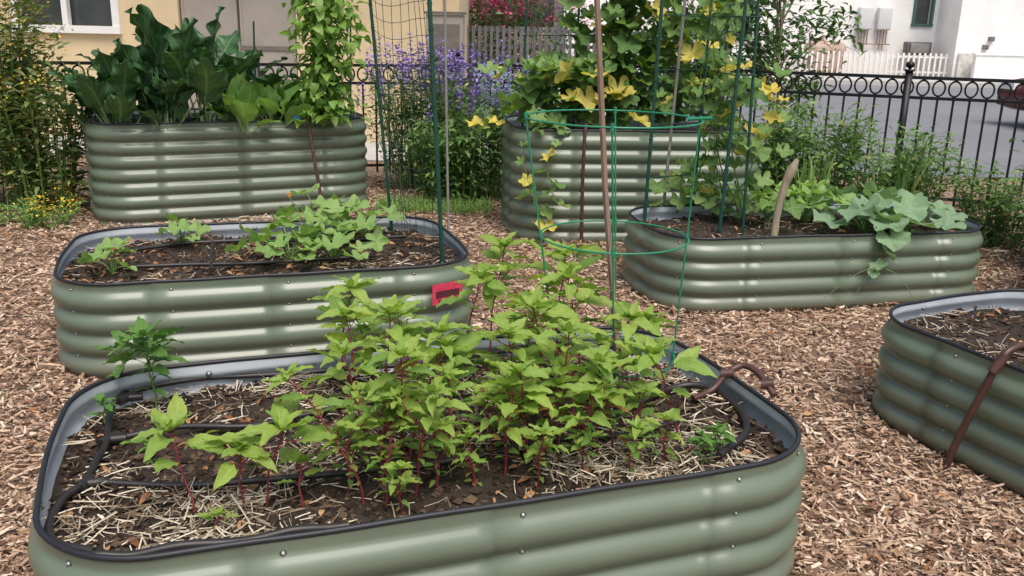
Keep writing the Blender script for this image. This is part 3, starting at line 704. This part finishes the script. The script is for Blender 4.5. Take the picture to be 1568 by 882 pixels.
pole(mb,(.83,5.75,.3),(.87,5.78,2.4),.011);pole(mb,(1.22,5.36,.3),(1.29,5.4,2.4),.011);pole(mb,(1.38,5.43,.3),(1.33,5.45,2.4),.009);pole(mb,(1.17,5.95,.3),(1.2,5.98,2.4),.009)
for z in (.62,.95,1.28,1.6,1.95):
    tube(mb,[(1.225,5.37,z),(1.375,5.43,z)],.005,6);tube(mb,[(.84,5.76,z),(1.17,5.96,z)],.004,6);tube(mb,[(1.23,5.38,z),(1.18,5.96,z)],.004,6)
mb.build("green_garden_trellis",[M_GPOLE])
mb=MB();tube(mb,[(.96,5.87,.3),(1.04,5.9,2.4)],.010,8);mb.build("grey_support_pole",[M_GREYP])
mb=MB()
for x_ in (.05,.45,.85,1.25,1.6):
    pole(mb,(x_,7.35,.7),(x_+.02,7.35,2.4),.009)
for z in (1.1,1.45,1.8,2.15): tube(mb,[(.05,7.34,z),(1.62,7.34,z)],.005,6)
for x_ in np.arange(.12,1.6,.12): tube(mb,[(x_,7.33,.85),(x_,7.33,2.4)],.0018,4)
mb.build("green_garden_trellis",[M_GPOLE])
mb=MB()
P=spline([(1.53,5.30,.33),(1.54,5.31,.5),(1.57,5.31,.68),(1.62,5.3,.82)],12);tube(mb,P,[.026,.022,.024,.02,.023,.021,.025,.022,.026,.03,.024,.012],8)
mb.build("dead_stalk",[M_BARK])
for x_,y_ in ((-2.2,7.9),(-1.4,7.9)):
    mb=MB();tube(mb,[(x_,y_,.7),(x_+.02,y_,1.5)],.008,8);mb.build("green_plant_stake",[M_GPOLE])
for x_,y_ in ((2.45,3.75),(2.62,3.5),(2.2,3.4),(2.3,3.65),(2.05,3.25)): herb("tomato_seedling",(x_,y_,.36),.18,.07,BA,t0=.2,side=1)
mb=MB();box(mb,(0,0,0),(.17,.004,.10),0,0);box(mb,(0,-.004,.0),(.13,.003,.03),0,1);box(mb,(0,-.004,-.035),(.10,.003,.012),0,1);o=mb.build("plant_label_sign",[simple("label_pink_red",(.6,.05,.10),.4,0,.3,30),simple("label_dark",(.08,.02,.03),.5)],False);o.location=(-.306,4.20,.30);o.rotation_euler=(0,0,.67)
mb=MB();box(mb,(0,0,0),(.05,.02,.06),.3,0);box(mb,(0,0,.04),(.02,.012,.03),.3,0);o=mb.build("blue_plant_clip",[simple("blue_plastic",(.02,.13,.45),.4)],False);o.location=(-1.70,7.24,.80)
# ------------------------------------------------------------ fence
root=empty("wrought_iron_fence");fb=MB();rb=MB();pb=MB()
HT=lambda x:float(np.interp(x,[-6,-.6,1.9,5],[1.10,1.10,1.15,1.16]))
for (a,b_) in zip(FE[:-1],FE[1:]):
    a=np.array(a);b_=np.array(b_);L_=np.linalg.norm(b_-a);d=(b_-a)/L_;ang=math.atan2(d[1],d[0]);mid=(a+b_)/2
    h=(HT(a[0])+HT(b_[0]))/2
    for z,th in ((h,.028),(h-.17,.026),(.12,.024)):
        box(fb,(mid[0],mid[1],z),(L_,.034,th),ang)
    n=int(L_/.125)
    for i in range(n):
        p=a+d*(i+.5)*L_/n
        box(fb,(p[0],p[1],(h-.184+.05)/2),(.018,.018,h-.184-.05),ang)
        ring(rb,(p[0],p[1],h-.085),.049,.0085,0,18,6,'x',ang,.064)
    npst=max(1,int(round(L_/1.9)))
    for i in range(npst+1):
        p=a+d*L_*i/npst
        if i==npst and b_[0]<8: continue
        box(pb,(p[0],p[1],(h+.05)/2),(.06,.06,h+.05),ang);box(pb,(p[0],p[1],h+.058),(.08,.08,.016),ang)
        prof=[(.012,0),(.014,.012),(.032,.022),(.038,.04),(.032,.058),(.012,.07),(.004,.085),(.001,.095)]
        tube(pb,[(p[0],p[1],h+.066+q) for _,q in prof],[r for r,_ in prof],14)
fb.build("rails_and_pickets",[M_IRON],False,root);rb.build("rings",[M_IRON],True,root);pb.build("posts",[M_IRON],True,root)
# ------------------------------------------------------------ background
def stucco(name,c): return simple(name,c,.9,0,.08,1.5,.25,90)
M_BEIGE=stucco("beige_stucco",(.66,.53,.33));M_WHITE=stucco("white_stucco",(.87,.87,.85))
M_GLASS=simple("window_glass",(.06,.07,.07),.08,0,.3,2);M_WTRIM=simple("white_trim",(.8,.8,.78),.5,0,.05)
M_TAUPE=simple("taupe_metal",(.34,.305,.265),.55,.0,.1,3);M_TAUPED=simple("taupe_metal_dark",(.16,.145,.125),.5)
root=empty("beige_stucco_building");w=MB()
Yb=12.0
def wallh(mb,x0,x1,z0,z1,openings,y,th=.2,m=0):
    xs=sorted({x0,x1,*[o[0] for o in openings],*[o[1] for o in openings]})
    for a,b_ in zip(xs[:-1],xs[1:]):
        cuts=[(o[2],o[3]) for o in openings if o[0]<=a and o[1]>=b_];z=z0
        for c0,c1 in sorted(cuts)+[(z1,z1)]:
            if c0>z: box(mb,((a+b_)/2,y+th/2,(z+c0)/2),(b_-a,th,c0-z),0,m)
            z=c1
wallh(w,-11,-.95,0,3.4,[(-6.25,-5.05,1.36,2.5),(-4.25,-2.78,.15,2.3)],Yb)
box(w,(-.85,Yb+2.7,1.7),(.2,5.0,3.4));box(w,(-6,Yb+5.3,1.7),(10,.2,3.4))
w.build("walls",[M_BEIGE],False,root)
w=MB();box(w,(-6,Yb+2.4,3.5),(10.9,5.8,.2));box(w,(-6,Yb-.5,3.42),(10.9,.08,.34));w.build("roof",[simple("roof_brown",(.2,.15,.12),.8)],False,root)
w=MB();
for zz in (1.33,2.5): box(w,(-5.65,Yb-.01,zz),(1.36,.12,.09))
for xx in (-6.28,-5.02,-5.65): box(w,(xx,Yb+.0,1.915),(.07 if xx==-5.65 else .09,.1,1.08))
box(w,(-5.65,Yb+.12,1.93),(1.2,.02,1.14),0,1);w.build("window",[M_WTRIM,M_GLASS],False,root)
w=MB()
box(w,(-3.515,Yb+.14,1.22),(1.47,.04,2.15),0,1)
for xx in (-3.88,-3.15): 
    box(w,(xx,Yb+.09,1.22),(.70,.05,2.1),0,0)
    box(w,(xx,Yb+.055,1.15),(.70,.014,.05),0,1)
    for q in (-.33,.33): box(w,(xx+q,Yb+.058,1.22),(.03,.012,2.1),0,0)
box(w,(-3.515,Yb+.05,1.2),(.03,.05,.2),0,2)
w.build("double_door",[M_TAUPE,M_TAUPED,M_GREYP],False,root)
w=MB();box(w,(-.83,11.0,.8),(.42,.3,1.6));box(w,(-.83,10.84,1.25),(.34,.012,.5),0,1);box(w,(-.83,10.835,.6),(.34,.012,.6),0,1);box(w,(-.83,11,1.62),(.46,.34,.03),0,1);w.build("electrical_cabinet",[M_TAUPE,M_TAUPED],False)
w=MB()
for x_ in np.arange(-.75,3.2,.09): box(w,(x_,14.2,.75),(.045,.03,1.45))
for z in (.15,1.2,1.42): box(w,(1.2,14.24,z),(4.0,.03,.05))
w.build("grey_slat_fence",[simple("grey_paint",(.13,.13,.13),.6)],False)
w=MB();
prof=[(.02,0),(.27,0),(.29,.03),(.29,.28),(.30,.3),(.29,.32),(.29,.6),(.30,.62),(.29,.64),(.28,.88),(.25,.9),(.02,.9)]
tube(w,[(-.35,13.2,z) for r,z in prof],[r for r,z in prof],24);w.build("rain_barrel",[simple("blue_grey_plastic",(.2,.28,.33),.5)])
MG=[M_STEMG,L_BUSHD,L_BUSH,M_MAG]
shrub("bougainvillea_bush",.1,15.3,.9,.5,2.2,60,.1,MG,45,.6,'puff',.8,None,.35,2.0)
shrub("bougainvillea_bush",-.6,15.0,.6,.5,2.1,50,.1,MG,45,.6,'puff',.8,None,.35,2.0)
def roadmat():
    m,nt,b=newmat("asphalt");n1=noise(nt,.4,6);n2=noise(nt,60,3)
    c=ramp(nt,n1,[(.3,(.17,.178,.195)),(.7,(.225,.232,.25))]);c=mixc(nt,math_(nt,'MULTIPLY',n2,.3),c,(.08,.08,.085))
    nt.links.new(c,b.inputs["Base Color"]);b.inputs["Roughness"].default_value=.85;bump(nt,b,n2,.4,.01);return m
w=MB();w.add([(2.2,10.2,.004),(60,10.2,.004),(60,27.5,.004),(2.2,27.5,.004)],[(0,1,2,3)]);w.build("road",[roadmat()],False)
M_CONC=simple("concrete",(.46,.45,.43),.85,0,.12,2,.2,60)
w=MB();box(w,(31,28.6,.065),(58,2.2,.13));box(w,(31,27.42,.06),(58,.15,.12));w.build("pavement",[M_CONC],False)
w=MB();w.add([(-8,10.4,.004),(2.2,10.4,.004),(2.2,29,.004),(-8,29,.004)],[(0,1,2,3)]);w.build("driveway",[M_CONC],False)
root=empty("white_stucco_building");w=MB()
wallh(w,1.5,13.7,0,6,[(12.95,13.45,1.75,3.2),(6.0,7.6,1.2,2.6)],31.5,.25)
wallh(w,13.7,30,0,6,[(17,19,1.2,2.6)],29.9,.25)
box(w,(13.8,30.95,3),(.2,1.6,6));box(w,(1.6,36,3),(.2,8.5,6));w.build("walls",[M_WHITE],False,root)
w=MB();box(w,(7.4,35,6.1),(12.6,8.2,.25));box(w,(22,34,6.1),(17,8.8,.3));box(w,(22,29.84,.45),(16.4,.1,.9),0,0);w.build("roof_and_plinth",[simple("pale_plinth",(.62,.60,.56),.8)],False,root)
w=MB()
for x0,x1,z0,z1,y in ((12.95,13.45,1.75,3.2,31.5),(6.0,7.6,1.2,2.6,31.5),(17,19,1.2,2.6,29.9)):
    box(w,((x0+x1)/2,y+.16,(z0+z1)/2),(x1-x0,.03,z1-z0),0,1)
    for zz in (z0-.03,z1+.03): box(w,((x0+x1)/2,y-.02,zz),(x1-x0+.2,.1,.09),0,0)
    for xx in (x0-.04,x1+.04): box(w,(xx,y-.015,(z0+z1)/2),(.09,.1,z1-z0),0,0)
w.build("windows",[simple("dark_green_trim",(.05,.12,.1),.5),M_GLASS],False,root)
w=MB()
for x_,z_ in ((14.6,1.1),(14.75,1.35),(16.0,1.25)): box(w,(x_,29.85,z_),(.16,.1,.14))
w.build("wall_vents",[M_TAUPED],False,root)
def rbox(name,c,s,mat,bev=.05,par=None,rot=0):
    mb=MB();box(mb,(0,0,0),s);o=mb.build(name,[mat],True,par);o.location=c;o.rotation_euler=(0,0,rot)
    md=o.modifiers.new("b",'BEVEL');md.width=bev;md.segments=4;return o
M_HEAT=simple("heater_casing",(.62,.63,.64),.4,0,.05)
for i,x_ in enumerate((11.28,11.9)):
    root=empty("tankless_water_heater");rbox("casing",(x_,31.35,1.9),(.46,.24,.72),M_HEAT,.05,root)
    p=MB();
    for q in (-.14,-.05,.05,.14): tube(p,[(x_+q,31.35,1.56),(x_+q,31.36,1.1 if abs(q)>.1 else .9)],.02,8)
    tube(p,[(x_-.3,31.38,1.1),(x_+.3,31.38,1.1)],.02,8);p.build("pipes",[simple("copper_pipe",(.35,.25,.2),.4,.4)],True,root)
root=empty("water_storage_tank");rbox("tank_body",(9.85,30.6,.62),(1.25,.8,1.1),simple("tan_plastic",(.42,.30,.24),.6),.25,root);rbox("tank_cap",(9.6,30.6,1.19),(.35,.35,.1),simple("tan_dark",(.3,.2,.16),.6),.04,root)
root=empty("air_conditioner_unit");rbox("casing",(13.0,31.1,1.0),(.8,.35,.4),simple("dark_unit",(.12,.12,.12),.5),.03,root);rbox("grille",(13.0,30.9,1.0),(.6,.05,.3),M_GREYP,.01,root)
w=MB()
for x_ in np.arange(9.0,14.0,.17): box(w,(x_,30.2,.50),(.06,.03,.74));
for z in (.28,.75): box(w,(11.5,30.23,z),(5.0,.03,.06))
w.build("white_picket_fence",[M_WTRIM],False)
w=MB();box(w,(18.8,29.4,.45),(9.4,.2,.85));box(w,(18.8,29.4,.9),(9.5,.26,.06));w.build("low_white_wall",[M_WHITE],False)
# car
root=empty("parked_car");root.location=(8.45,15.6,0);root.rotation_euler=(0,0,.05)
prof=[(0,.35),(0,.62),(.08,.74),(.9,.92),(1.15,.96),(1.85,1.40),(2.2,1.46),(3.2,1.45),(3.6,1.38),(4.15,1.0),(4.45,.95),(4.5,.6),(4.48,.32),(4.0,.26),(.3,.26)]
bw=.88;mb=MB();n=len(prof)
rows=[]
for y_,ins in ((-bw,.0),(-bw+.12,1),(bw-.12,1),(bw,0)):
    rows.append([(x_, y_*(1-.16*max(0,(z-.95)/.5)), z if ins else (z-.03 if z>.9 else z)) for x_,z in prof])
V=np.array(rows).reshape(-1,3)
F=[(i*n+j,i*n+(j+1)%n,(i+1)*n+(j+1)%n,(i+1)*n+j) for i in range(3) for j in range(n)];mb.add(V,F,0)
for i in (0,3):
    c=V[i*n:(i+1)*n];cen=np.append(c,[[2.2,c[0,1],.65]],0);mb.add(cen,[(j,(j+1)%n,n) if i else ((j+1)%n,j,n) for j in range(n)],0)
mb.build("body",[simple("maroon_car_paint",(.12,.015,.02),.22,.2,.05)],True,root)
mb=MB()
for s_ in (-1,1):
    q=[(1.3,.98),(1.88,1.34),(2.45,1.38),(2.45,.98)],[(2.52,.98),(2.52,1.38),(3.2,1.37),(3.75,1.02)]
    for a in q: mb.add([(x_,s_*(bw*(1-.16*max(0,(z-.95)/.5))+.006),z) for x_,z in a],[(0,1,2,3)],0)
mb.add([(1.2,-.68,.995),(1.2,.68,.995),(1.82,.6,1.395),(1.82,-.6,1.395)],[(0,1,2,3)],0)
mb.build("windows",[M_GLASS],False,root)
for k,x_ in enumerate((.85,3.6)):
    mb=MB()
    for s_ in (-1,1):
        for (r,y0,y1,m) in ((.33,.66,.90,0),(.21,.88,.915,1)):
            tube(mb,[(x_,s_*y0,.33),(x_,s_*y1,.33)],r,28,m)
        for a in range(5):
            t=a*TAU/5;tube(mb,[(x_,s_*.918,.33),(x_+.19*math.cos(t),s_*.918,.33+.19*math.sin(t))],.022,6,2)
    mb.build("wheels_%d"%(k+1),[simple("tyre",(.02,.02,.02),.8),M_TRIM,M_BOLT],True,root)
mb=MB();box(mb,(.03,-.6,.68),(.1,.4,.12));box(mb,(.03,.6,.68),(.1,.4,.12));mb.build("headlights",[M_WTRIM],False,root)
# trees
def tree(name,x0,y0,h,r,nl,ls,mats,trunk=.08):
    mb=MB();tube(mb,spline([(x0,y0,0),(x0+.05,y0,h*.3),(x0-.03,y0+.05,h*.6),(x0,y0,h*.9)],14),np.linspace(trunk,trunk*.25,14),8,0)
    cl=[]
    for i in range(22):
        a=U(0,TAU);t=U(.3,.95);q=r*U(.3,1)*math.sin(math.pi*min(1,(t-.15)/.9))
        e=np.array([x0+q*math.cos(a),y0+q*math.sin(a),h*t+.15*h*q/r*.4]);cl.append(e)
        tube(mb,spline([(x0,y0,h*t*.75),(x0*.5+e[0]*.5,y0*.5+e[1]*.5,(h*t*.75+e[2])/2+.05),e],8),np.linspace(trunk*.35,trunk*.08,8),6,0)
    cl=np.array(cl);k=rng.integers(0,22,nl);p=cl[k]+rng.normal(0,r*.2,(nl,3))
    leaves(mb,T_SM,p,U(0,TAU,nl),U(-.8,.7,nl),rng.normal(0,.5,nl),ls*U(.6,1.3,nl),np.where(U(0,1,nl)<.6,1,2))
    return mb.build(name,mats)
TR=[M_BARK,L_BUSH,L_BUSHD]
tree("young_tree",2.55,9.3,2.6,.55,2300,.10,TR,.03)
tree("young_tree",1.7,10.3,3.0,.8,2200,.11,TR,.04)
tree("street_tree",-3,33,8,3.5,5000,.35,TR,.2);tree("street_tree",4,36,9,4,5000,.35,TR,.2);tree("street_tree",-9,34,8,4,4000,.35,TR,.2)
# ------------------------------------------------------------ camera, light
p,r=.281,.023
F_=Vector((0,math.cos(p),-math.sin(p)));U0=Vector((0,math.sin(p),math.cos(p)));R0=Vector((1,0,0))
Rt=R0*math.cos(r)+U0*math.sin(r);Up=-R0*math.sin(r)+U0*math.cos(r)
cam=bpy.data.objects.new("camera",bpy.data.cameras.new("camera"));scene.collection.objects.link(cam);scene.camera=cam
M=Matrix((( Rt.x,Up.x,-F_.x,0),(Rt.y,Up.y,-F_.y,0),(Rt.z,Up.z,-F_.z,1.543),(0,0,0,1)));cam.matrix_world=M
cam.data.sensor_width=36;cam.data.lens=32.44;cam.data.clip_end=1000;cam.data.clip_start=.02
el,rot=math.radians(62),math.radians(160)
wd=bpy.data.worlds.new("World");scene.world=wd;wd.use_nodes=True;nt=wd.node_tree
sky=nt.nodes.new("ShaderNodeTexSky");sky.sky_type='NISHITA';sky.sun_disc=False;sky.sun_elevation=el;sky.sun_rotation=rot
sky.dust_density=5;sky.air_density=1.0;sky.ozone_density=.5
nt.links.new(sky.outputs[0],nt.nodes["Background"].inputs[0]);nt.nodes["Background"].inputs[1].default_value=.15
sl=bpy.data.lights.new("sun",'SUN');sl.energy=2.6;sl.angle=math.radians(38);sl.color=(1,.96,.9)
so=bpy.data.objects.new("sun",sl);scene.collection.objects.link(so)
sd=Vector((math.sin(rot)*math.cos(el),math.cos(rot)*math.cos(el),math.sin(el)))
so.rotation_euler=sd.to_track_quat('Z','Y').to_euler()
scene.view_settings.view_transform='Standard';scene.view_settings.look='None';scene.view_settings.exposure=0
